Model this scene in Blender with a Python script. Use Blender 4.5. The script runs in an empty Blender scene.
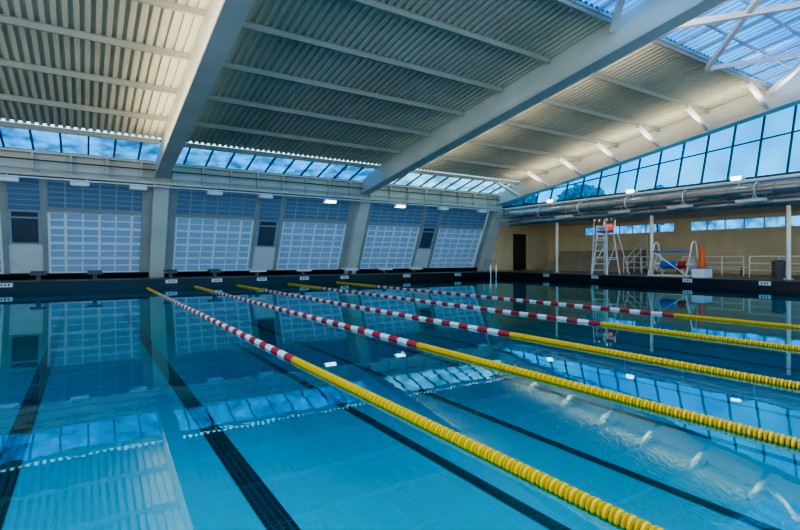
import bpy, bmesh, math, random
from mathutils import Vector, Matrix, noise
random.seed(4)
sc = bpy.context.scene
COL = sc.collection
try:
    sc.view_settings.look = 'AgX - Medium High Contrast'
except Exception:
    pass

# ---------------------------------------------------------------- materials
def mat(name, col, rough=0.5, metal=0.0, var=0.12, scale=3.0, emit=None, es=0.0):
    m = bpy.data.materials.new(name); m.use_nodes = True
    nt = m.node_tree; b = nt.nodes["Principled BSDF"]
    b.inputs["Roughness"].default_value = rough
    b.inputs["Metallic"].default_value = metal
    tc = nt.nodes.new("ShaderNodeTexCoord")
    n = nt.nodes.new("ShaderNodeTexNoise"); n.inputs["Scale"].default_value = scale
    n.inputs["Detail"].default_value = 4
    nt.links.new(tc.outputs["Object"], n.inputs["Vector"])
    r = nt.nodes.new("ShaderNodeValToRGB")
    r.color_ramp.elements[0].position = 0.3; r.color_ramp.elements[1].position = 0.7
    r.color_ramp.elements[0].color = tuple(c*(1-var) for c in col[:3])+(1,)
    r.color_ramp.elements[1].color = tuple(min(1, c*(1+var*0.5)) for c in col[:3])+(1,)
    nt.links.new(n.outputs["Fac"], r.inputs["Fac"])
    nt.links.new(r.outputs["Color"], b.inputs["Base Color"])
    if emit:
        b.inputs["Emission Color"].default_value = tuple(emit)+(1,)
        b.inputs["Emission Strength"].default_value = es
    return m

def tile_mat(name, c1, c2, grout, size, rough=0.3, msize=0.06):
    m = bpy.data.materials.new(name); m.use_nodes = True
    nt = m.node_tree; b = nt.nodes["Principled BSDF"]; b.inputs["Roughness"].default_value = rough
    tc = nt.nodes.new("ShaderNodeTexCoord")
    br = nt.nodes.new("ShaderNodeTexBrick"); br.offset = 0.0
    br.inputs["Scale"].default_value = 1.0
    br.inputs["Brick Width"].default_value = size; br.inputs["Row Height"].default_value = size
    br.inputs["Mortar Size"].default_value = size*msize
    br.inputs["Color1"].default_value = tuple(c1)+(1,); br.inputs["Color2"].default_value = tuple(c2)+(1,)
    br.inputs["Mortar"].default_value = tuple(grout)+(1,)
    nt.links.new(tc.outputs["Object"], br.inputs["Vector"])
    nt.links.new(br.outputs["Color"], b.inputs["Base Color"])
    return m

def glass_mat(name, tint, gloss=0.12, diff=None, diff_fac=0.0, ribs=False, low=0.8, nscale=0.8):
    m = bpy.data.materials.new(name); m.use_nodes = True
    nt = m.node_tree; nt.nodes.clear()
    out = nt.nodes.new("ShaderNodeOutputMaterial")
    tr = nt.nodes.new("ShaderNodeBsdfTransparent")
    tc = nt.nodes.new("ShaderNodeTexCoord")
    if ribs:
        n = nt.nodes.new("ShaderNodeTexWave"); n.inputs["Scale"].default_value = 1.1; n.inputs["Distortion"].default_value = 0.6
        low = 0.55
    else:
        n = nt.nodes.new("ShaderNodeTexNoise"); n.inputs["Scale"].default_value = nscale
    nt.links.new(tc.outputs["Object"], n.inputs["Vector"])
    r = nt.nodes.new("ShaderNodeValToRGB")
    r.color_ramp.elements[0].position = 0.35; r.color_ramp.elements[1].position = 0.65
    r.color_ramp.elements[0].color = tuple(c*low for c in tint)+(1,)
    r.color_ramp.elements[1].color = tuple(tint)+(1,)
    nt.links.new(n.outputs["Fac"], r.inputs["Fac"]); nt.links.new(r.outputs["Color"], tr.inputs["Color"])
    gl = nt.nodes.new("ShaderNodeBsdfGlossy"); gl.inputs["Roughness"].default_value = 0.1
    mx = nt.nodes.new("ShaderNodeMixShader"); mx.inputs[0].default_value = gloss
    nt.links.new(tr.outputs[0], mx.inputs[1]); nt.links.new(gl.outputs[0], mx.inputs[2])
    last = mx
    if diff:
        tl = nt.nodes.new("ShaderNodeBsdfTranslucent"); tl.inputs["Color"].default_value = tuple(diff)+(1,)
        df = nt.nodes.new("ShaderNodeBsdfDiffuse"); df.inputs["Color"].default_value = tuple(diff)+(1,)
        m1 = nt.nodes.new("ShaderNodeMixShader"); m1.inputs[0].default_value = 0.4
        nt.links.new(tl.outputs[0], m1.inputs[1]); nt.links.new(df.outputs[0], m1.inputs[2])
        m2 = nt.nodes.new("ShaderNodeMixShader"); m2.inputs[0].default_value = diff_fac
        nt.links.new(mx.outputs[0], m2.inputs[1]); nt.links.new(m1.outputs[0], m2.inputs[2])
        last = m2
    nt.links.new(last.outputs[0], out.inputs[0])
    return m

def water_mat():
    m = bpy.data.materials.new("water_surface"); m.use_nodes = True
    nt = m.node_tree; nt.nodes.clear()
    out = nt.nodes.new("ShaderNodeOutputMaterial")
    tr = nt.nodes.new("ShaderNodeBsdfTransparent"); tr.inputs["Color"].default_value = (0.008, 0.69, 0.85, 1)
    gl = nt.nodes.new("ShaderNodeBsdfGlossy"); gl.inputs["Roughness"].default_value = 0.003
    gl.inputs["Color"].default_value = (0.56, 0.94, 1, 1)
    tc = nt.nodes.new("ShaderNodeTexCoord")
    n = nt.nodes.new("ShaderNodeTexNoise"); n.inputs["Scale"].default_value = 2.6; n.inputs["Detail"].default_value = 3
    nt.links.new(tc.outputs["Object"], n.inputs["Vector"])
    bp = nt.nodes.new("ShaderNodeBump"); bp.inputs["Strength"].default_value = 0.045; bp.inputs["Distance"].default_value = 0.02
    nt.links.new(n.outputs["Fac"], bp.inputs["Height"])
    fr = nt.nodes.new("ShaderNodeFresnel"); fr.inputs["IOR"].default_value = 1.66
    nt.links.new(bp.outputs["Normal"], fr.inputs["Normal"]); nt.links.new(bp.outputs["Normal"], gl.inputs["Normal"])
    mx = nt.nodes.new("ShaderNodeMixShader")
    nt.links.new(fr.outputs[0], mx.inputs[0]); nt.links.new(tr.outputs[0], mx.inputs[1]); nt.links.new(gl.outputs[0], mx.inputs[2])
    nt.links.new(mx.outputs[0], out.inputs[0])
    return m

M_water = water_mat()
M_pool = tile_mat("pool_plaster", (0.26,0.88,0.92), (0.24,0.86,0.90), (0.21,0.80,0.86), 1.4, 0.6, 0.006)
M_line = tile_mat("lane_marking_tile", (0.002,0.004,0.010), (0.003,0.006,0.014), (0.05,0.16,0.20), 0.0635, 0.5, 0.10)
M_gutter = tile_mat("black_gutter_tile", (0.005,0.006,0.010), (0.008,0.009,0.014), (0.02,0.022,0.03), 0.15, 0.3, 0.06)
M_deck = tile_mat("deck_tile", (0.11,0.10,0.105), (0.09,0.082,0.088), (0.04,0.04,0.045), 0.2, 0.35, 0.05)
M_ceil = mat("painted_steel_deck", (0.64,0.62,0.50), 0.85, 0, 0.15, 0.4)
M_purlin = mat("painted_steel_purlin", (0.42,0.42,0.35), 0.8, 0, 0.12, 0.6)
M_beam = mat("painted_steel_beam", (0.68,0.67,0.60), 0.6, 0, 0.12, 0.6)
M_fascia = mat("cream_girder_paint", (0.68,0.61,0.47), 0.6, 0, 0.15, 0.6)
M_white = mat("white_paint", (0.80,0.80,0.78), 0.4, 0, 0.08, 2)
M_cream = mat("cream_wall_paint", (0.68,0.57,0.35), 0.6, 0, 0.12, 1)
M_greyw = mat("grey_white_panel", (0.90,0.92,0.95), 0.5, 0, 0.05, 1)
M_pier = mat("grey_cream_steel", (0.40,0.40,0.38), 0.6, 0, 0.15, 1)
M_frame = mat("aluminium_frame", (0.45,0.50,0.56), 0.4, 0.2, 0.1, 2)
M_dark = mat("dark_frame", (0.02,0.03,0.045), 0.4, 0, 0.2, 2)
M_dkglass = mat("dark_window_glass", (0.09,0.11,0.14), 0.15, 0, 0.2, 1)
M_brown = mat("dark_brown_wood", (0.035,0.022,0.02), 0.5, 0, 0.3, 4)
M_duct = mat("galvanised_duct", (0.44,0.44,0.46), 0.25, 0.8, 0.2, 1.5)
M_steel = mat("stainless_steel", (0.75,0.77,0.8), 0.18, 0.95, 0.05, 3)
M_yel = mat("yellow_plastic", (0.76,0.43,0.004), 0.4, 0, 0.1, 6)
M_hub = mat("float_hub", (0.07,0.04,0.005), 0.5, 0, 0.2, 6)
M_red = mat("red_plastic", (0.48,0.03,0.05), 0.35, 0, 0.1, 6)
M_wfl = mat("white_plastic", (0.70,0.72,0.74), 0.35, 0, 0.05, 6)
M_orange = mat("orange_foam", (0.95,0.13,0.01), 0.45, 0, 0.1, 6)
M_blue = mat("blue_painted_metal", (0.02,0.16,0.65), 0.35, 0, 0.1, 4)
M_rope = mat("steel_cable", (0.3,0.3,0.28), 0.4, 0.6, 0.2, 8)
M_lamp = mat("lamp_lens", (0.9,0.95,1), 0.3, 0, 0.02, 2, emit=(0.85,0.97,1.0), es=6)
M_lamp2 = mat("floodlight_lens", (0.9,0.95,1), 0.3, 0, 0.02, 2, emit=(0.85,0.97,1.0), es=6)
M_lampoff = mat("lamp_lens_dim", (0.75,0.8,0.82), 0.3, 0, 0.02, 2)
M_panel = glass_mat("translucent_fibreglass", (0.5,0.62,0.80), 0.05, (0.40,0.47,0.57), 0.97)
M_louv = glass_mat("blue_tinted_glazing", (0.16,0.34,0.55), 0.06, (0.24,0.30,0.38), 0.93)
M_sky = glass_mat("skylight_glazing", (0.06,0.38,0.88), 0.04, (0.18,0.48,0.75), 0.20, ribs=True)
M_sky2 = glass_mat("far_skylight_glazing", (0.04,0.42,0.90), 0.03, (0.10,0.38,0.6), 0.12, low=0.22, nscale=1.3)
M_sky3 = glass_mat("pale_skylight_glazing", (0.45,0.85,1.0), 0.03, (0.3,0.5,0.6), 0.12, low=0.35, nscale=1.0)
M_glass = glass_mat("clear_blue_glass", (0.03,0.52,0.95), 0.03, low=0.7, nscale=0.4)
M_ground = mat("asphalt", (0.08,0.09,0.09), 0.8, 0, 0.3, 1)
M_leaf = mat("tree_leaves", (0.18,0.40,0.42), 0.9, 0, 0.4, 2)
M_bark = mat("tree_bark", (0.05,0.035,0.025), 0.9, 0, 0.4, 5)
M_bin = mat("grey_bin_plastic", (0.09,0.1,0.11), 0.5, 0, 0.2, 3)
M_tilewh = mat("white_plaque", (0.75,0.75,0.75), 0.4, 0, 0.03, 3)
M_concrete = mat("concrete_step", (0.30,0.26,0.20), 0.7, 0, 0.2, 2)

# ---------------------------------------------------------------- mesh builder
class MB:
    def __init__(s): s.v=[]; s.f=[]; s.mi=[]; s.mats=[]
    def m(s, mt):
        if mt not in s.mats: s.mats.append(mt)
        return s.mats.index(mt)
    def quads(s, vs, fs, mt):
        k=len(s.v); s.v += [Vector(v) for v in vs]
        i=s.m(mt)
        for f in fs: s.f.append([k+a for a in f]); s.mi.append(i)
        return s
    def box(s, a, b, mt, fn=None):
        vs=[(x,y,z) for x in (a[0],b[0]) for y in (a[1],b[1]) for z in (a[2],b[2])]
        if fn: vs=[fn(*v) for v in vs]
        s.quads(vs, [(0,1,3,2),(4,6,7,5),(0,4,5,1),(2,3,7,6),(0,2,6,4),(1,5,7,3)], mt)
        return s
    def bar(s, p, q, w, h, mt):
        p=Vector(p); q=Vector(q); d=(q-p).normalized()
        up=Vector((0,0,1)) if abs(d.z)<0.95 else Vector((1,0,0))
        a=d.cross(up).normalized()*w/2; b=a.cross(d).normalized()*h/2
        vs=[p-a-b,p+a-b,p+a+b,p-a+b,q-a-b,q+a-b,q+a+b,q-a+b]
        s.quads(vs,[(0,3,2,1),(4,5,6,7),(0,1,5,4),(1,2,6,5),(2,3,7,6),(3,0,4,7)],mt); return s
    def tube(s, pts, r, mt, n=10, cap=True, mats=None):
        pts=[Vector(p) for p in pts]
        k=len(s.v); i=s.m(mt); prev=None
        for j,p in enumerate(pts):
            if j==0: d=pts[1]-p
            elif j==len(pts)-1: d=p-pts[j-1]
            else: d=(pts[j+1]-pts[j]).normalized()+(p-pts[j-1]).normalized()
            d.normalize()
            if prev is None:
                up=Vector((0,0,1)) if abs(d.z)<0.9 else Vector((1,0,0))
                a=d.cross(up).normalized()
            else:
                a=(prev-d*prev.dot(d)).normalized()
            prev=a; b=a.cross(d)
            rr=r[j] if isinstance(r,(list,tuple)) else r
            for q in range(n):
                t=2*math.pi*q/n
                s.v.append(p+(a*math.cos(t)+b*math.sin(t))*rr)
        for j in range(len(pts)-1):
            ii=s.m(mats[j]) if mats else i
            for q in range(n):
                s.f.append([k+j*n+q,k+j*n+(q+1)%n,k+(j+1)*n+(q+1)%n,k+(j+1)*n+q]); s.mi.append(ii)
        if cap:
            s.f.append([k+q for q in range(n)][::-1]); s.mi.append(s.m(mats[0]) if mats else i)
            s.f.append([k+(len(pts)-1)*n+q for q in range(n)]); s.mi.append(s.m(mats[-1]) if mats else i)
        return s
    def make(s, name, parent=None, smooth=False, bevel=0, label=None, cat=None, group=None, kind=None, base=True):
        me=bpy.data.meshes.new(name)
        xs=[v.x for v in s.v]; ys=[v.y for v in s.v]; zs=[v.z for v in s.v]
        c=Vector(((min(xs)+max(xs))/2,(min(ys)+max(ys))/2,min(zs) if base else (min(zs)+max(zs))/2))
        me.from_pydata([tuple(v-c) for v in s.v],[],s.f)
        for mt in s.mats: me.materials.append(mt)
        for p,i in zip(me.polygons,s.mi):
            p.material_index=i; p.use_smooth=smooth
        bm=bmesh.new(); bm.from_mesh(me); bmesh.ops.recalc_face_normals(bm,faces=bm.faces); bm.to_mesh(me); bm.free()
        if smooth:
            try: me.set_sharp_from_angle(angle=math.radians(40))
            except Exception: pass
        o=bpy.data.objects.new(name,me); COL.objects.link(o)
        o.location=c
        if parent:
            o.parent=parent; o.location=c-parent.location
        if bevel:
            bv=o.modifiers.new("bevel","BEVEL"); bv.width=bevel; bv.segments=2; bv.limit_method='ANGLE'
        tag(o,label,cat,group,kind)
        return o
def tag(o,label=None,cat=None,group=None,kind=None):
    if label: o["label"]=label
    if cat: o["category"]=cat
    if group: o["group"]=group
    if kind: o["kind"]=kind
def empty(name,loc,label,cat,group=None):
    e=bpy.data.objects.new(name,None); e.location=loc; e.empty_display_size=0.2; COL.objects.link(e)
    tag(e,label,cat,group); return e

# ---------------------------------------------------------------- dimensions
PX0,PX1,PY0,PY1 = -7.0,24.5,0.35,25.0
DZ=0.4
GZ=-2.0
SL=0.155
def roofz(y): return 6.15+SL*(25.5-y)
def beamz(y): return 5.12+SL*(25.5-y)
BX=[-7.6,3.0,13.85,24.8]
XL,XR=-9.0,33.0
YN,YF=-4.0,28.2
YS=23.4
BP=[(-7.0,-0.70),(1.5,-0.72),(5.4,-1.18),(10.0,-1.35),(24.5,-1.6)]
def flo(x):
    for (a,za),(c,zc) in zip(BP,BP[1:]):
        if x<=c: return za+(zc-za)*(x-a)/(c-a)
    return BP[-1][1]

b=MB()
for a,c in [((XL,PY1,GZ),(XR,YF+0.3,DZ)),((XL,YN,GZ),(XR,PY0,DZ)),((XL,PY0,GZ),(PX0,PY1,DZ)),((PX1,PY0,GZ),(XR,PY1,DZ))]:
    b.box(a,c,M_deck)
b.make("floor",kind="structure",label="dark grey tiled pool deck around the basin",cat="floor")
b=MB(); b.box((-120,-120,GZ-0.2),(160,160,GZ-0.01),M_ground)
b.make("ground",label="flat dark asphalt ground outside the building",cat="ground",kind="structure")

pool=empty("swimming_pool",(8.75,12.7,GZ),"turquoise swimming pool basin with black tiled gutter and lane lines","swimming pool")
b=MB(); t=0.06
vs=[];fs=[]
for (x,z) in BP: vs+=[(x,PY0,z),(x,PY1,z)]
for i in range(len(BP)-1): fs.append((2*i,2*i+2,2*i+3,2*i+1))
b.quads(vs,fs,M_pool)
b.make("basin_floor",parent=pool)
b=MB()
for a,c in [((PX0,PY1-t,GZ+0.05),(PX1,PY1,-0.25)),((PX0,PY0,GZ+0.05),(PX1,PY0+t,-0.25)),((PX0,PY0+t,GZ+0.05),(PX0+t,PY1-t,-0.25)),((PX1-t,PY0+t,GZ+0.05),(PX1,PY1-t,-0.25))]:
    b.box(a,c,M_pool)
b.make("basin_wall",parent=pool)
b=MB()
for a,c in [((PX0,PY1-t,-0.25),(PX1,PY1,DZ)),((PX0,PY0,-0.25),(PX1,PY0+t,DZ)),((PX0,PY0+t,-0.25),(PX0+t,PY1-t,DZ)),((PX1-t,PY0+t,-0.25),(PX1,PY1-t,DZ))]:
    b.box(a,c,M_gutter)
b.make("gutter",parent=pool,label="black tiled gutter band at the waterline")
def strip(b,x0,x1,y0,y1):
    z0,z1=flo(x0)+0.008,flo(x1)+0.008
    b.quads([(x0,y0,z0),(x1,y0,z1),(x1,y1,z1),(x0,y1,z0)],[(0,1,2,3)],M_line)
for x in (-4.8,-2.7,-0.65,1.28,3.4,5.4,7.7,10.2,12.6,14.9,17.1,19.5,21.9):
    b=MB(); w=0.11 if x<2 else 0.09
    strip(b,x-w,x+w,1.6,23.4); strip(b,x-0.4,x+0.4,23.4,23.6); strip(b,x-0.4,x+0.4,1.4,1.6)
    b.make("lane_marking",parent=pool,label="dark tiled lane marking on the pool bottom")
b=MB()
b.quads([(PX0+t,PY0+t,0),(PX1-t,PY0+t,0),(PX1-t,PY1-t,0),(PX0+t,PY1-t,0)],[(0,1,2,3)],M_water)
b.make("pool_water",label="calm clear turquoise pool water reflecting the roof",cat="water",kind="stuff")

# ---------------------------------------------------------------- lane ropes
RP=0.070
def float_mesh(mt,name):
    b=MB(); p=RP
    h=M_hub if mt is M_yel else mt
    prof=[(-0.49,0.020),(-0.38,0.022),(-0.34,0.046),(-0.14,0.050),(-0.10,0.024),(0.10,0.024),(0.14,0.050),(0.34,0.046),(0.38,0.022),(0.49,0.020)]
    ms=[h,mt,mt,mt,h,mt,mt,mt,h]
    b.tube([(0,q*p,0) for q,_ in prof],[rr for _,rr in prof],mt,n=14,mats=ms)
    me=bpy.data.meshes.new(name); me.from_pydata([tuple(v) for v in b.v],[],b.f)
    for q in b.mats: me.materials.append(q)
    for pl,i in zip(me.polygons,b.mi): pl.material_index=i
    return me,b
FY,bY=float_mesh(M_yel,"yellow_float"); FR,bR=float_mesh(M_red,"red_float"); FW,bW=float_mesh(M_wfl,"white_float")
def fcol(y):
    if y<6.3 or y>20.4: return 0
    return 1 if int((y-6.3)/0.28)%2==0 else 2
for x in (2.34,4.36,6.35,8.95,11.75):
    e=empty("lane_rope",(x,PY0+t,0.012),"floating lane rope with yellow ends and red and white middle floats","lane rope","lane ropes across the pool")
    b=MB(); b.tube([(x,PY0+t+0.005,0.012),(x,PY1-t-0.005,0.012)],0.006,M_rope,6); b.make("cable",parent=e,base=False,label="steel cable")
    y=PY0+t+0.15; k=0; rest=MB()
    while y<PY1-t-0.12:
        c=fcol(y)
        if k<100:
            o=bpy.data.objects.new("float",(FY,FR,FW)[c]); COL.objects.link(o); o.parent=e; o.location=(0,y-(PY0+t),0)
            o["label"]=("yellow plastic float","red plastic float","white plastic float")[c]
        else:
            src=(bY,bR,bW)[c]; kk=len(rest.v)
            rest.v += [v+Vector((x,y,0.012)) for v in src.v]
            for f,mi in zip(src.f,src.mi): rest.f.append([a+kk for a in f]); rest.mi.append(rest.m(src.mats[mi]))
        k+=1; y+=RP
    rest.make("float_row",parent=e,kind="stuff",base=False,label="row of red, white and yellow floats")

# ---------------------------------------------------------------- roof
def corrug(x0,x1,y0,y1):
    b=MB(); p=0.25; d=0.085; pts=[]; x=x0
    while x<x1:
        for f,z in ((0,0),(0.42,0),(0.5,d),(0.92,d)):
            pts.append((x+f*p,z))
        x+=p
    vs=[];fs=[]
    for (xx,z) in pts:
        for yy in (y0,y1): vs.append((xx,yy,roofz(yy)+z))
    for i in range(len(pts)-1): fs.append((2*i,2*i+1,2*i+3,2*i+2))
    b.quads(vs,fs,M_ceil)
    return b
b=corrug(XL,26.6,9.0,YS-0.05)
b2=corrug(XL,26.6,YN,4.5)
k=len(b.v); b.v+=b2.v
for f in b2.f: b.f.append([a+k for a in f]); b.mi.append(0)
b.make("ceiling",kind="structure",label="corrugated cream steel roof deck sloping down to the far wall",cat="ceiling")

for i,x in enumerate(BX):
    b=MB()
    w=0.30
    y0,y1=YN,25.50
    a0,c0=beamz(y0),roofz(y0)-0.02; a1,c1=beamz(y1),5.84
    ym=YS
    am,cm=beamz(ym),roofz(ym)-0.02
    for (hw,lo0,hi0) in ((w-0.06,0.10,None),(w,0.0,0.10)):
        for (ya,aa,ca,yb,ab,cb) in ((y0,a0,c0,ym,am,cm),(ym,am,cm,y1,a1,c1)):
            z00=aa+lo0; z01=(ca if hi0 is None else aa+hi0); z10=ab+lo0; z11=(cb if hi0 is None else ab+hi0)
            b.quads([(x-hw,ya,z00),(x+hw,ya,z00),(x+hw,ya,z01),(x-hw,ya,z01),(x-hw,yb,z10),(x+hw,yb,z10),(x+hw,yb,z11),(x-hw,yb,z11)],
                [(0,3,2,1),(4,5,6,7),(0,1,5,4),(1,2,6,5),(2,3,7,6),(3,0,4,7)],M_beam)
    b.make("roof_beam",label="deep white painted steel roof girder",cat="beam",group="main roof girders")
purY=[YS,20.95,18.5,16.1,13.8,11.5,9.1,4.4,2.0,-0.5]
bays=[(BX[0]+0.3,BX[1]-0.3),(BX[1]+0.3,BX[2]-0.3),(BX[2]+0.3,BX[3]-0.3)]
for bi,(x0,x1) in enumerate(bays):
    for y in purY:
        b=MB(); z=roofz(y)-0.005; h=0.17
        b.box((x0,y-0.02,z-h),(x1,y+0.02,z),M_purlin)
        b.box((x0,y-0.05,z-h-0.02),(x1,y+0.05,z-h),M_purlin)
        b.box((x0,y-0.05,z-0.02),(x1,y+0.05,z),M_purlin)
        b.make("roof_purlin",label="cream steel purlin spanning between roof girders",cat="beam",group="roof purlins")
        if bi==2 and y>2:
            b=MB(); b.bar((x1-1.9,y,z-h-0.03),(x1+0.02,y,beamz(y)+0.12),0.16,0.16,M_white)
            b.make("knee_brace",label="white diagonal steel brace under a purlin",cat="brace",group="knee braces")
def skylight(idx,x0,x1,y0,y1,n,rows,mf,z,ms):
    b=MB()
    b.quads([(x0,y0,z(y0)),(x1,y0,z(y0)),(x1,y1,z(y1)),(x0,y1,z(y1))],[(0,1,2,3)],ms)
    o=b.make("window_%d"%idx,kind="structure",label="blue tinted roof skylight with glazing bars",cat="window")
    f=MB()
    for i in range(n+1):
        x=x0+(x1-x0)*i/n
        f.bar((x,y0,z(y0)-0.04),(x,y1,z(y1)-0.04),0.07,0.08,mf)
    for j in range(rows+1):
        y=y0+(y1-y0)*j/rows
        f.bar((x0,y,z(y)-0.05),(x1,y,z(y)-0.05),0.06,0.08,mf)
    f.make("glazing_bar",parent=o)
wi=1
zA=lambda y:roofz(YS)+0.03+(5.92-roofz(YS)-0.03)*(y-YS)/(25.5-YS)
zB=lambda y:roofz(y)+0.03
for bi,(x0,x1) in enumerate(bays):
    skylight(wi,x0-0.3,x1+0.3,YS+0.04,25.5,11,1,M_dark,zA,M_sky3 if bi==2 else M_sky2); wi+=1
    skylight(wi,x0-0.3,x1+0.3,4.45,9.05,10,4,M_frame,zB,M_sky); wi+=1
for (x0,x1) in bays:
    b=MB(); xm=(x0+x1)/2
    za,zc=roofz(9.1)-0.35,roofz(4.4)-0.35
    b.bar((x0,9.1,za),(xm,4.4,zc),0.18,0.18,M_white)
    b.bar((x1,9.1,za),(xm,4.4,zc),0.18,0.18,M_white)
    b.bar((xm,9.1,za+0.02),(x0,4.4,zc+0.02),0.15,0.15,M_white)
    b.bar((xm,9.1,za+0.02),(x1,4.4,zc+0.02),0.15,0.15,M_white)
    b.make("roof_brace",label="white diagonal wind bracing below the skylight",cat="brace",group="roof bracing")

# ---------------------------------------------------------------- far wall (leaning into the hall)
LY,LZ=-0.400,0.9165
def W(x,n,s):
    return (x, 27.7+LY*s-0.9165*n, DZ+LZ*s-0.400*n)
b=MB()
b.box((XL,25.55,4.80),(BX[3]+0.3,25.95,5.92),M_fascia)
b.box((XL,25.25,5.74),(BX[3]+0.3,25.55,5.84),M_fascia); b.box((XL,25.25,4.80),(BX[3]+0.3,25.55,4.92),M_fascia)
x=XL+0.4
while x<BX[3]:
    b.box((x,25.28,4.92),(x+0.08,25.55,5.74),M_fascia); x+=1.34
b.make("trim_1",kind="structure",label="cream boxed edge girder with stiffener plates",cat="trim")
b=MB(); 
b.box((XL,0.0,0.0),(BX[3]+0.5,0.12,0.33),M_gutter,W)
b.make("baseboard_far",kind="structure",label="black tiled curb",cat="baseboard")
di=1
def panel(x0,x1):
    global di,wi
    b=MB(); b.box((x0,0.0,0.33),(x1,0.03,3.30),M_panel,W)
    o=b.make("door_%d"%di,kind="structure",label="translucent blue grey sectional door with white grid",cat="door"); di+=1
    g=MB(); n=6; r=8
    for i in range(n+1):
        x=x0+(x1-x0)*i/n; w=0.10 if i in(0,n) else (0.055 if i%2 else 0.03)
        g.box((max(x-w,x0),0.03,0.33),(min(x+w,x1),0.085,3.30),M_greyw,W)
    for j in range(r+1):
        s=0.33+(2.97)*j/r
        w=0.055 if j%2==0 else 0.025
        g.box((x0,0.03,max(s-w,0.33)),(x1,0.08,min(s+w,3.30)),M_greyw,W)
    g.make("door_grid",parent=o)
    b=MB(); b.box((x0,0.0,3.45),(x1,0.03,4.98),M_louv,W)
    o=b.make("window_%d"%wi,kind="structure",label="muted blue clerestory glazing above the door",cat="window"); wi+=1
    g=MB()
    for i in range(7):
        x=x0+(x1-x0)*i/6; g.box((max(x-0.03,x0),0.03,3.45),(min(x+0.03,x1),0.07,4.98),M_frame,W)
    s=3.48
    while s<4.95:
        g.box((x0,0.03,s-0.02),(x1,0.07,s+0.02),M_frame,W); s+=0.24
    g.make("glazing_bar",parent=o)
    b=MB(); b.box((x0,-0.02,3.30),(x1,0.12,3.45),M_pier,W)
    b.make("trim_%d"%(di+10),kind="structure",label="metal lintel",cat="trim")
def narrow(x0,x1):
    global wi
    b=MB(); b.box((x0,-0.02,0.33),(x1,0.04,1.75),M_white,W)
    b.make("wall_far_infill",kind="structure",label="white infill wall panel",cat="wall")
    b=MB(); b.box((x0,-0.02,1.75),(x1,0.02,3.30),M_dkglass,W)
    for x in (x0,x1-0.14): b.box((x,0.02,1.75),(x+0.14,0.07,3.3),M_frame,W)
    for s in (1.75,2.95,3.24): b.box((x0,0.02,s),(x1,0.07,s+0.06),M_frame,W)
    b.make("window_%d"%wi,kind="structure",label="dark narrow window above a white panel",cat="window"); wi+=1
    b=MB(); b.box((x0,-0.02,3.30),(x1,0.03,4.98),M_louv,W)
    s=3.30
    while s<4.9: b.box((x0,0.03,s),(x1,0.07,s+0.03),M_frame,W); s+=0.24
    for x in (x0,x1-0.06): b.box((x,0.03,3.3),(x+0.06,0.07,4.98),M_frame,W)
    b.make("window_%d"%wi,kind="structure",label="blue louvred clerestory window",cat="window"); wi+=1
def pier(xa,xb):
    b=MB(); b.box((xa,-0.06,0.33),(xb,0.10,4.98),M_pier,W)
    b.make("wall_far_pier",kind="structure",label="grey cream wall strip between door bays",cat="wall")
for c in BX[:3]:
    panel(c+0.75,c+4.60); pier(c+4.60,c+4.80); narrow(c+4.80,c+6.00); pier(c+6.00,c+6.20); panel(c+6.20,c+10.1)
for c in BX:
    b=MB(); b.box((c-0.33,0.10,0.0),(c+0.33,0.48,4.95),M_beam,W)
    b.box((c-0.33,-0.1,0.0),(c+0.33,0.10,4.95),M_beam,W)
    b.make("column",label="white leaning steel column carrying a roof girder",cat="column",group="far wall columns")
    pier(c-0.75,c-0.33); pier(c+0.33,c+0.75)

b=MB(); b.tube([(XL+0.2,24.95,4.66),(BX[3]-0.4,24.95,4.66)],0.035,M_white,8)
x=XL+1.0
while x<BX[3]-1: 
    b.tube([(x,24.95,4.66),(x,25.3,4.86)],0.02,M_white,6); x+=2.68
b.make("conduit_rail",label="thin white horizontal conduit along the edge girder",cat="pipe",smooth=True)
for (zz,mt,lab) in ((5.05,M_pier,"thin grey service pipe fixed to the edge girder"),(5.42,M_dark,"thin dark cable fixed along the edge girder")):
    b=MB(); b.tube([(XL+0.2,25.12,zz),(BX[3]-0.4,25.12,zz)],0.028,mt,8)
    x=XL+1.5
    while x<BX[3]-1:
        b.tube([(x,25.12,zz),(x,25.29,zz)],0.02,mt,6); x+=2.68
    b.make("service_pipe",label=lab,cat="pipe",smooth=True)
lx=[-2.6,-0.2,2.0,5.3,7.8,11.4,16.0,19.3,22.6]
for i,x in enumerate(lx):
    lit = i in (5,6)
    e=empty("wall_luminaire",(x,24.95,4.38),("glowing white" if lit else "unlit white")+" rectangular luminaire hung from the conduit rail","lamp","luminaires on the conduit rail")
    b=MB(); b.box((x-0.35,24.80,4.44),(x+0.35,25.10,4.60),M_white); b.make("housing",parent=e,bevel=0.02)
    b=MB(); b.box((x-0.31,24.79,4.43),(x+0.31,25.07,4.54 if lit else 4.44),M_lamp if lit else M_lampoff); b.make("lens",parent=e)
    b=MB(); b.tube([(x,24.95,4.60),(x,24.95,4.625)],0.02,M_white,8); b.make("stem",parent=e)

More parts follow.
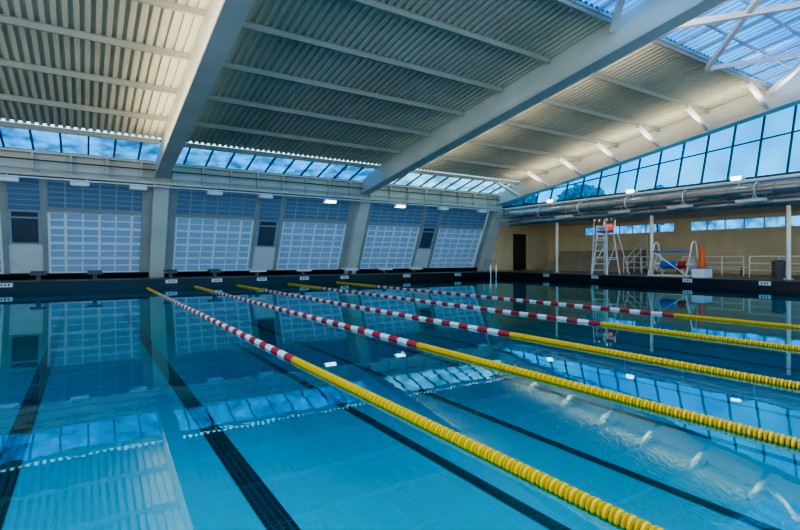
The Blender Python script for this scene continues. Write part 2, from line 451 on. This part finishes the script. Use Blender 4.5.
# ---------------------------------------------------------------- right side
GX=25.15; SZ=4.95
def G(y): return roofz(y)-0.10
def gx(z): return GX+0.32*(z-SZ)
b=MB(); NG=26; ys=[YN+i*(25.9-YN)/NG for i in range(NG+1)]
vs=[];fs=[]
for y in ys:
    zt=G(y); vs+=[(GX,y,SZ),(gx(zt),y,zt)]
for i in range(NG): fs.append((2*i,2*i+1,2*i+3,2*i+2))
b.quads(vs,fs,M_glass)
o=b.make("window_%d"%wi,kind="structure",label="long blue clerestory glazing widening with the sloping roof",cat="window"); wi+=1
g=MB()
for y in ys:
    zt=G(y); g.bar((GX-0.04,y,SZ),(gx(zt)-0.04,y,zt),0.07,0.08,M_dark)
g.bar((GX-0.04,YN,SZ),(GX-0.04,25.9,SZ),0.1,0.1,M_dark)
p=[]
for y in (YN,25.9):
    z=SZ+0.5*(G(y)-SZ); p.append((gx(z)-0.04,y,z))
g.bar(p[0],p[1],0.05,0.06,M_dark)
g.make("glazing_bar",parent=o)
b=MB(); b.box((24.95,YN,3.95),(XR+0.3,YF+0.3,4.15),M_beam); b.make("ceiling_low",kind="structure",label="low soffit above the side deck",cat="ceiling")
b=MB(); b.box((24.95,YN,4.15),(25.30,YF,4.90),M_pier); b.box((24.9,YN,3.60),(25.05,YF,3.95),M_pier)
b.make("trim_60",kind="structure",label="grey fascia of the low side roof",cat="trim")
def duct(x,z,r,y0,y1,nm,lab,m=None,L0=1.8):
    b=MB(); pts=[];rs=[]; y=y0
    while y<y1-0.01:
        L=min(L0,y1-y)
        pts+=[(x,y,z),(x,y+0.07,z),(x,y+0.08,z),(x,y+L-0.01,z)]; rs+=[r*1.12,r*1.12,r,r]; y+=L
    b.tube(pts,rs,m or M_duct,24); return b.make(nm,smooth=True,label=lab,cat="duct")
duct(24.50,4.32,0.28,YN+0.2,24.6,"air_duct","large round galvanised ventilation duct along the side fascia")
duct(24.67,3.77,0.18,YN+0.2,24.3,"air_duct","slim round metal ventilation duct beneath the larger one")
duct(24.85,4.80,0.075,YN+0.2,25.0,"service_pipe","thin pale pipe running above the large duct",M_white,3.0)
y=YN+1.5
while y<24:
    b=MB(); 
    pts=[(24.50+0.34*math.cos(a),y,4.32+0.34*math.sin(a)) for a in [math.radians(90+i*20) for i in range(0,19)]]
    b.tube(pts,0.022,M_white,6,cap=False)
    b.bar((24.50,y,4.665),(24.95,y,4.665),0.05,0.02,M_duct)
    b.make("duct_hanger",label="pale steel strap holding the round duct",cat="bracket",group="duct hangers"); y+=3.0
for y in (10.2,15.2,20.5):
    e=empty("floodlight",(24.40,y,4.60),"small lit white floodlight above the round duct","lamp","floodlights above the duct")
    b=MB(); b.box((24.2,y-0.22,4.82),(24.55,y+0.22,4.95),M_white); b.make("housing",parent=e,bevel=0.02)
    b=MB(); b.box((24.19,y-0.2,4.80),(24.15,y+0.2,4.97),M_lamp2); b.make("lens",parent=e)
    b=MB(); b.tube([(24.45,y,4.60),(24.45,y,4.82)],0.02,M_white,8); b.make("stem",parent=e)
for y in (7.0,9.6,12.6,15.8,19.4):
    e=empty("duct_luminaire",(24.15,y,3.78),"white flat rectangular luminaire bracketed below the duct","lamp","luminaires below the duct")
    b=MB(); b.box((23.96,y-0.55,3.80),(24.30,y+0.55,3.90),M_white); b.make("housing",parent=e,bevel=0.02)
    b=MB(); b.box((23.99,y-0.5,3.78),(24.27,y+0.5,3.80),M_lampoff); b.make("lens",parent=e)
    b=MB(); b.tube([(24.29,y,3.90),(24.29,y,4.10)],0.015,M_white,6); b.make("stem",parent=e)

winY=[(3,9.4),(10.4,16.6),(17.6,24.6)]
b=MB()
b.box((XR,YN,DZ),(XR+0.2,YF,3.10),M_cream)
b.box((XR,YN,3.75),(XR+0.2,YF,3.95),M_cream)
yy=YN
for a,c in winY: b.box((XR,yy,3.10),(XR+0.2,a,3.75),M_cream); yy=c
b.box((XR,yy,3.10),(XR+0.2,YF,3.75),M_cream)
b.make("wall_right",kind="structure",label="pale yellow rear wall of the side deck",cat="wall")
for a,c in winY:
    b=MB(); b.quads([(XR+0.1,a,3.1),(XR+0.1,c,3.1),(XR+0.1,c,3.75),(XR+0.1,a,3.75)],[(0,1,2,3)],M_sky2)
    o=b.make("window_%d"%wi,kind="structure",label="blue high strip window",cat="window"); wi+=1
    g=MB(); n=max(3,int((c-a)/0.9))
    for i in range(n+1):
        y=a+(c-a)*i/n; g.box((XR+0.03,y-0.03,3.1),(XR+0.09,y+0.03,3.75),M_frame)
    g.box((XR+0.03,a,3.1),(XR+0.09,c,3.15),M_frame); g.box((XR+0.03,a,3.7),(XR+0.09,c,3.75),M_frame)
    g.make("glazing_bar",parent=o)
b=MB(); b.box((25.3,YF,DZ),(XR+0.2,YF+0.2,3.95),M_cream); b.make("wall_far",kind="structure",label="cream wall at the end of the side deck",cat="wall")
b=MB(); b.box((28.9,YF-0.06,DZ),(30.3,YF,3.3),M_brown)
b.make("door_20",kind="structure",label="tall dark brown doorway",cat="door")
for (x,y) in ((26.9,22.2),(26.9,9.2),(26.9,15.6)):
    b=MB(); b.tube([(x,y,DZ),(x,y,3.95)],0.09,M_white,16)
    b.box((x-0.15,y-0.15,DZ),(x+0.15,y+0.15,DZ+0.03),M_white)
    b.make("support_post",smooth=True,label="slim round white post under the soffit",cat="column",group="soffit posts")
b=MB()
for k in range(4): b.box((30.6+k*0.6,19.5,DZ+0.38*k),(XR-0.01,26.5,DZ+0.38*(k+1)),M_concrete)
b.make("stepped_seating",label="concrete stepped spectator seating along the beige wall",cat="bleachers")
e=empty("stair_railing",(30.4,19.3,DZ),"white sloping stair handrail beside the stepped seating","railing")
for i in range(4):
    f=i/3; x=30.4+2.3*f; zt=1.0+1.45*f
    b=MB(); b.tube([(x,19.3,DZ),(x,19.3,DZ+zt)],0.03,M_white,8); b.make("post",parent=e,smooth=True)
for dz in (0.5,1.02):
    b=MB(); b.tube([(30.4,19.3,DZ+dz),(32.7,19.3,DZ+dz+1.45)],0.03,M_white,8); b.make("rail",parent=e,smooth=True)
b=MB(); b.box((XL-0.2,YN,DZ),(XL,YF,roofz(YN)+0.3),M_greyw); b.make("wall_left",kind="structure",label="pale grey side wall",cat="wall")
b=MB(); b.box((XL,YN-0.2,DZ),(XR,YN,1.4),M_pier); b.box((XL,YN-0.2,10.2),(26.6,YN,roofz(YN)+0.3),M_pier); b.make("wall_back",kind="structure",label="grey sill wall below tall glazing",cat="wall")
b=MB(); b.quads([(XL,YN-0.1,1.4),(26.6,YN-0.1,1.4),(26.6,YN-0.1,10.2),(XL,YN-0.1,10.2)],[(0,1,2,3)],M_glass)
o=b.make("window_%d"%wi,kind="structure",label="tall glazed end wall",cat="window"); wi+=1
g=MB(); x=XL
while x<26.6: g.box((x,YN-0.09,1.4),(x+0.1,YN,10.2),M_frame); x+=3.0
g.make("glazing_bar",parent=o)

# ---------------------------------------------------------------- lifeguard chair
cx,cy=25.7,17.7
e=empty("lifeguard_chair",(cx,cy,DZ),"tall white tubular lifeguard chair with a red seat","lifeguard chair")
H=2.45
corners=[(-0.55,-0.5,-0.33,-0.30),(-0.55,0.5,-0.33,0.30),(0.65,-0.5,0.30,-0.30),(0.65,0.5,0.30,0.30)]
for (x0,y0,x1,y1) in corners:
    b=MB(); b.tube([(cx+x0,cy+y0,DZ),(cx+x1,cy+y1,DZ+H)],0.045,M_white,10); b.make("leg",parent=e,smooth=True)
for i in range(6):
    f=(i+0.7)/6.6
    x=cx-0.55+0.22*f; w=0.5-0.2*f
    b=MB(); b.tube([(x,cy-w,DZ+H*f),(x,cy+w,DZ+H*f)],0.035,M_white,8); b.make("rung",parent=e,smooth=True)
b=MB()
for s in (-1,1):
    b.tube([(cx-0.45,cy+s*0.42,DZ+0.9),(cx+0.52,cy+s*0.42,DZ+0.9)],0.028,M_white,8)
    b.tube([(cx-0.50,cy+s*0.46,DZ+0.45),(cx+0.42,cy+s*0.36,DZ+1.7)],0.025,M_white,8)
b.tube([(cx+0.5,cy-0.4,DZ+1.0),(cx+0.5,cy+0.4,DZ+1.0)],0.028,M_white,8)
b.make("cross_brace",parent=e,smooth=True)
b=MB(); b.box((cx-0.75,cy-0.33,DZ+1.95),(cx-0.25,cy+0.33,DZ+1.99),M_white); b.make("footrest",parent=e,bevel=0.01)
b=MB(); b.box((cx-0.35,cy-0.34,DZ+H),(cx+0.30,cy+0.34,DZ+H+0.12),M_red); b.make("seat",parent=e,bevel=0.03,label="red moulded seat")
b=MB(); b.quads([(cx+0.24,cy-0.32,DZ+H+0.12),(cx+0.32,cy-0.32,DZ+H+0.12),(cx+0.32,cy+0.32,DZ+H+0.12),(cx+0.24,cy+0.32,DZ+H+0.12),
 (cx+0.36,cy-0.28,DZ+H+0.55),(cx+0.44,cy-0.28,DZ+H+0.55),(cx+0.44,cy+0.28,DZ+H+0.55),(cx+0.36,cy+0.28,DZ+H+0.55)],
 [(0,3,2,1),(4,5,6,7),(0,1,5,4),(1,2,6,5),(2,3,7,6),(3,0,4,7)],M_red); b.make("backrest",parent=e,bevel=0.02,label="red backrest")
for s in (-1,1):
    b=MB(); b.tube([(cx-0.33,cy+s*0.34,DZ+H),(cx-0.36,cy+s*0.36,DZ+H+0.32),(cx-0.28,cy+s*0.36,DZ+H+0.38),(cx+0.36,cy+s*0.36,DZ+H+0.38),(cx+0.42,cy+s*0.36,DZ+H+0.75)],0.028,M_white,8)
    b.make("armrest",parent=e,smooth=True)
for s in (-1,1):
    b=MB()
    pts=[(cx-0.62,cy+s*0.5,DZ),(cx-0.55,cy+s*0.40,DZ+2.0),(cx-0.52,cy+s*0.40,DZ+3.0)]
    for k in range(1,8):
        a=math.radians(22*k); pts.append((cx-0.52+0.28*(1-math.cos(a)),cy+s*0.40,DZ+3.0+0.35*math.sin(a)))
    b.tube(pts,0.03,M_white,8)
    b.make("handrail",parent=e,smooth=True)
b=MB(); b.tube([(cx+0.75,cy-1.05,DZ),(cx+0.40,cy-0.36,DZ+2.9)],0.025,M_white,8); b.make("stay_pole",parent=e,smooth=True,label="slanted white stay pole")

# ---------------------------------------------------------------- storage reel
rx,ry=25.9,13.8
e=empty("lane_rope_reel",(rx,ry,DZ),"compact white tubular storage reel with blue cover and angled frame","storage reel")
hl=0.85
for s in (-1,1):
    b=MB(); y=ry+s*(hl+0.12)
    b.tube([(rx-0.75,y,DZ+0.06),(rx-0.20,y,DZ+1.65),(rx-0.05,y,DZ+1.8),(rx+0.12,y,DZ+1.8),(rx+0.2,y,DZ+1.65),(rx+0.65,y,DZ+0.06)],0.035,M_white,10)
    b.tube([(rx-0.55,y,DZ+0.62),(rx+0.48,y,DZ+0.62)],0.03,M_white,8)
    b.tube([(rx-0.80,y,DZ+0.05),(rx+0.75,y,DZ+0.05)],0.045,M_white,8)
    b.make("side_frame",parent=e,smooth=True)
for z,xx in ((0.05,-0.7),(0.05,0.68)):
    b=MB(); b.tube([(rx+xx,ry-hl-0.12,DZ+z),(rx+xx,ry+hl+0.12,DZ+z)],0.035,M_white,8); b.make("cross_rail",parent=e,smooth=True)
b=MB(); b.tube([(rx-0.70,ry-hl-0.12,DZ+0.1),(rx-0.32,ry+hl+0.12,DZ+1.3)],0.03,M_white,8); b.make("diagonal_brace",parent=e,smooth=True)
b=MB(); b.tube([(rx-0.32,ry-hl-0.12,DZ+1.3),(rx-0.32,ry+hl+0.12,DZ+1.3)],0.045,M_blue,8); b.make("cross_rail",parent=e,smooth=True,label="blue painted rail")
b=MB(); b.tube([(rx,ry-hl-0.12,DZ+0.62),(rx,ry+hl+0.12,DZ+0.62)],0.08,M_white,16); b.make("axle",parent=e,smooth=True)
b=MB(); b.tube([(rx,ry-0.1,DZ+0.62),(rx,ry-0.02,DZ+0.62),(rx,ry+0.65,DZ+0.62),(rx,ry+0.72,DZ+0.62)],[0.10,0.22,0.22,0.10],M_blue,16); b.make("wound_cover",parent=e,smooth=True,label="blue wound fabric on the axle")
b=MB(); b.tube([(rx,ry-0.60,DZ+0.62),(rx,ry-0.55,DZ+0.62),(rx,ry-0.25,DZ+0.62),(rx,ry-0.20,DZ+0.62)],[0.10,0.2,0.2,0.10],M_red,16); b.make("wound_cover",parent=e,smooth=True,label="red wound fabric on the axle")
for yo in (-hl,hl):
    b=MB(); y=ry+yo
    pts=[(rx+0.36*math.cos(a),y,DZ+0.62+0.36*math.sin(a)) for a in [math.radians(15*i) for i in range(25)]]
    b.tube(pts,0.03,M_white,8,cap=False)
    for k in range(3):
        a=math.radians(60*k); b.tube([(rx-0.36*math.cos(a),y,DZ+0.62-0.36*math.sin(a)),(rx+0.36*math.cos(a),y,DZ+0.62+0.36*math.sin(a))],0.02,M_white,6)
    b.make("rim",parent=e,smooth=True)
x,y=rx-0.1,ry-hl-0.55
e=empty("storage_chest",(x,y,DZ),"low white plastic storage chest beside the reel","chest")
b=MB(); b.box((x-0.42,y-0.30,DZ),(x+0.42,y+0.30,DZ+0.44),M_greyw); b.make("body",parent=e,bevel=0.03)
b=MB(); b.box((x-0.45,y-0.33,DZ+0.44),(x+0.45,y+0.33,DZ+0.49),M_blue); b.make("lid",parent=e,bevel=0.02,label="blue lid")
zc=DZ+0.49
b=MB(); b.box((x-0.2,y-0.2,zc),(x+0.2,y+0.2,zc+0.04),M_orange)
b.tube([(x,y,zc+0.04),(x,y,zc+0.5),(x,y,zc+0.7),(x,y,zc+1.2)],[0.18,0.14,0.12,0.045],M_orange,20)
b.make("traffic_cone",smooth=True,label="bright orange cone standing on the white chest",cat="cone")
def railing(x0,y0,x1,y1,n):
    e=empty("deck_railing",(x0,y0,DZ),"white tubular guard railing on the side deck","railing","deck railings")
    for i in range(n+1):
        f=i/n; x=x0+(x1-x0)*f; y=y0+(y1-y0)*f
        b=MB(); b.tube([(x,y,DZ),(x,y,DZ+1.02)],0.03,M_white,8); b.make("post",parent=e,smooth=True)
    for z in (0.35,0.7,1.05):
        b=MB(); b.tube([(x0,y0,DZ+z),(x1,y1,DZ+z)],0.026,M_white,8); b.make("rail",parent=e,smooth=True)
railing(28.5,7.6,28.5,11.4,3); railing(29.5,16.5,29.5,19.0,2); railing(29.8,12.2,29.8,15.4,3)
b=MB(); b.tube([(27.8,9.9,DZ),(27.8,9.9,DZ+0.7),(27.8,9.9,DZ+0.72),(27.8,9.9,DZ+0.80),(27.8,9.9,DZ+0.88)],[0.22,0.27,0.30,0.29,0.12],M_bin,20)
b.make("litter_bin",smooth=True,label="round grey litter bin with domed lid",cat="bin")
for y in (10.5,14.0,17.6):
    e=empty("bench",(31.6,y,DZ),"low white slatted bench by the yellow wall","bench","benches by the wall")
    b=MB()
    for k in range(3): b.box((31.42+k*0.13,y-1.2,DZ+0.42),(31.53+k*0.13,y+1.2,DZ+0.46),M_white)
    b.make("seat",parent=e)
    for s in (-1,1):
        b=MB(); b.box((31.45,y+s*1.0-0.03,DZ),(31.5,y+s*1.0+0.03,DZ+0.42),M_dark); b.box((31.7,y+s*1.0-0.03,DZ),(31.75,y+s*1.0+0.03,DZ+0.42),M_dark); b.box((31.45,y+s*1.0-0.03,DZ+0.36),(31.75,y+s*1.0+0.03,DZ+0.42),M_dark)
        b.make("leg",parent=e)
X,Y=23.6,25.0
e=empty("pool_ladder",(X,Y,DZ),"stainless steel pool ladder with looped handrails","pool ladder","pool ladders")
for s in (-0.25,0.25):
    pr=[(0.5,0),(0.5,0.6),(0.38,0.8),(0.15,0.85),(-0.06,0.72),(-0.13,0.5),(-0.13,-0.85)]
    b=MB(); b.tube([(X+s,Y+p,DZ+q) for p,q in pr],0.03,M_steel,10); b.make("handrail",parent=e,smooth=True)
for q in (-0.35,-0.65):
    b=MB(); b.box((X-0.25,Y-0.17,DZ+q),(X+0.25,Y-0.09,DZ+q+0.03),M_steel)
    b.make("step",parent=e)
for x in (-3.8,-1.65,0.35,3.4,5.4,7.5,10.0,12.9,15.2,17.4):
    e=empty("starting_block",(x,25.45,DZ),"low starting block with %s platform on the deck edge"%("white" if x>6 else "dark grey"),"starting block","starting blocks")
    b=MB(); b.box((x-0.08,25.35,DZ),(x+0.08,25.55,DZ+0.25),M_bin); b.make("pedestal",parent=e)
    w=0.42 if x>6 else 0.28
    b=MB(); b.quads([(x-w,25.15,DZ+0.25),(x+w,25.15,DZ+0.25),(x+w,25.75,DZ+0.34),(x-w,25.75,DZ+0.34),(x-w,25.15,DZ+0.33),(x+w,25.15,DZ+0.33),(x+w,25.75,DZ+0.42),(x-w,25.75,DZ+0.42)],
     [(0,3,2,1),(4,5,6,7),(0,1,5,4),(1,2,6,5),(2,3,7,6),(3,0,4,7)],M_white if x>6 else M_bin); b.make("platform",parent=e)
for x in (-2.7,3.37,5.4,7.6,9.9,12.3,16.5,20.5):
    b=MB(); y=PY1-t-0.002; b.box((x-0.25,y-0.012,0.20),(x+0.25,y,0.37),M_tilewh)
    for k in (-0.13,-0.02,0.09): b.box((x+k,y-0.016,0.24),(x+k+0.05,y-0.012,0.33),M_dark)
    b.make("depth_marker",label="small white depth plaque with dark characters on the gutter",cat="sign",group="gutter plaques")
for y in (9.2,12.4,17.5,21):
    b=MB(); x=PX1-t-0.002; b.box((x-0.012,y-0.22,0.20),(x,y+0.22,0.37),M_tilewh)
    for k in (-0.13,-0.02,0.09): b.box((x-0.016,y+k,0.24),(x-0.012,y+k+0.05,0.33),M_dark)
    b.make("depth_marker",label="small white depth plaque with dark characters on the gutter",cat="sign",group="gutter plaques")

# ---------------------------------------------------------------- trees outside
def tree(x,y,h,r):
    e=empty("tree",(x,y,GZ),"dark leafy tree outside the clerestory windows","tree","trees outside")
    b=MB(); b.tube([(x,y,GZ),(x+0.1,y,h*0.35),(x,y+0.1,h*0.7)],[0.3,0.22,0.1],M_bark,8); b.make("trunk",parent=e,smooth=True)
    bm=bmesh.new(); bmesh.ops.create_icosphere(bm,subdivisions=5,radius=1)
    for v in bm.verts:
        n=noise.noise(v.co*2.3+Vector((x,y,0)))*0.3+noise.noise(v.co*8+Vector((y,x,0)))*0.22
        v.co*= (1+n); v.co.x*=r; v.co.y*=r; v.co.z*=h*0.2
    me=bpy.data.meshes.new("crown"); bm.to_mesh(me); bm.free(); me.materials.append(M_leaf)
    o=bpy.data.objects.new("crown",me); COL.objects.link(o); o.parent=e; o.location=(0,0,h*0.74-GZ)
for (x,y,h,r) in ((60,58,13.6,3.2),(66,50,13.6,3.4),(52,66,12.8,3.2),(74,42,12.8,3.2)):
    tree(x,y,h,r)

# ---------------------------------------------------------------- lights
def area(name,loc,direction,along,sx,sy,col,pw):
    l=bpy.data.lights.new(name,"AREA"); l.shape='RECTANGLE'; l.size=sx; l.size_y=sy; l.color=col; l.energy=pw
    o=bpy.data.objects.new(name,l); COL.objects.link(o)
    z=-Vector(direction).normalized(); x=Vector(along); x=(x-z*x.dot(z)).normalized(); y=z.cross(x)
    m=Matrix((x,y,z)).transposed().to_4x4(); m.translation=Vector(loc); o.matrix_world=m
    return o
along=Vector((0,1,-SL))
cols=[((1.0,0.86,0.60),(240,240)),((0.72,1.0,0.84),(10,10)),((1.0,0.88,0.66),(380,330))]
for bi in range(3):
    cl,pw=cols[bi]
    offR = 1.5 if bi==2 else 0.5
    for (x,s,q) in ((BX[bi]+0.5,1,pw[0]),(BX[bi+1]-offR,-1,pw[1])):
        area("roof_fill",(x,12.0,beamz(12.0)+0.05),(s*0.15,SL,1),along,21,0.2,cl,q)  # added strips that brighten the roof deck from below, no fixtures there
area("back_fill",(8,-3.3,6.0),(0,1,-0.5),(1,0,0),26,5,(0.86,0.96,1.0),1050)  # added fill from behind the camera, lifts the far wall and beams
area("side_fill",(-8.7,10,4.2),(1,0,0.02),(0,1,0),22,4,(1.0,0.97,0.90),450)  # added unseen fill from the left, brightens the beam side faces
area("overhead_fill",(2,0,9.6),(0.1,0.2,-1),(1,0,0),14,5,(0.75,0.98,1.0),1250)  # added fill above the camera to light the pool floor, not a fixture
for y in (7,13,19,25): area("wall_wash",(25.25,y,3.75),(1,0,-0.35),(0,1,0),4,0.3,(1.0,0.84,0.58),30)
w=bpy.data.worlds.new("sky"); sc.world=w; w.use_nodes=True; nt=w.node_tree; nt.nodes.clear()
out=nt.nodes.new("ShaderNodeOutputWorld"); bg=nt.nodes.new("ShaderNodeBackground")
tc=nt.nodes.new("ShaderNodeTexCoord"); sp=nt.nodes.new("ShaderNodeSeparateXYZ"); nt.links.new(tc.outputs["Generated"],sp.inputs[0])
r=nt.nodes.new("ShaderNodeValToRGB"); e_=r.color_ramp.elements
e_[0].position=0.0; e_[0].color=(0.45,0.80,1.0,1); e_[1].position=0.8; e_[1].color=(0.2,0.5,0.9,1)
nt.links.new(sp.outputs["Z"],r.inputs["Fac"])
n=nt.nodes.new("ShaderNodeTexNoise"); n.inputs["Scale"].default_value=7; n.inputs["Detail"].default_value=5
nt.links.new(tc.outputs["Generated"],n.inputs["Vector"])
r2=nt.nodes.new("ShaderNodeValToRGB"); r2.color_ramp.elements[0].position=0.48; r2.color_ramp.elements[1].position=0.62
nt.links.new(n.outputs["Fac"],r2.inputs["Fac"])
mx=nt.nodes.new("ShaderNodeMixRGB"); mx.inputs[2].default_value=(0.65,0.93,1.0,1)
nt.links.new(r2.outputs["Color"],mx.inputs[0]); nt.links.new(r.outputs["Color"],mx.inputs[1])
nt.links.new(mx.outputs[0],bg.inputs["Color"]); bg.inputs["Strength"].default_value=2.7
nt.links.new(bg.outputs[0],out.inputs[0])

# ---------------------------------------------------------------- camera
c=bpy.data.cameras.new("camera"); co=bpy.data.objects.new("camera",c); COL.objects.link(co)
c.sensor_width=36; c.lens=22.05; c.shift_y=-7/800
co.location=(0,0,1.37); co.rotation_euler=(math.radians(90),0,math.radians(-32.7))
c.clip_start=0.05; c.clip_end=500
sc.camera=co
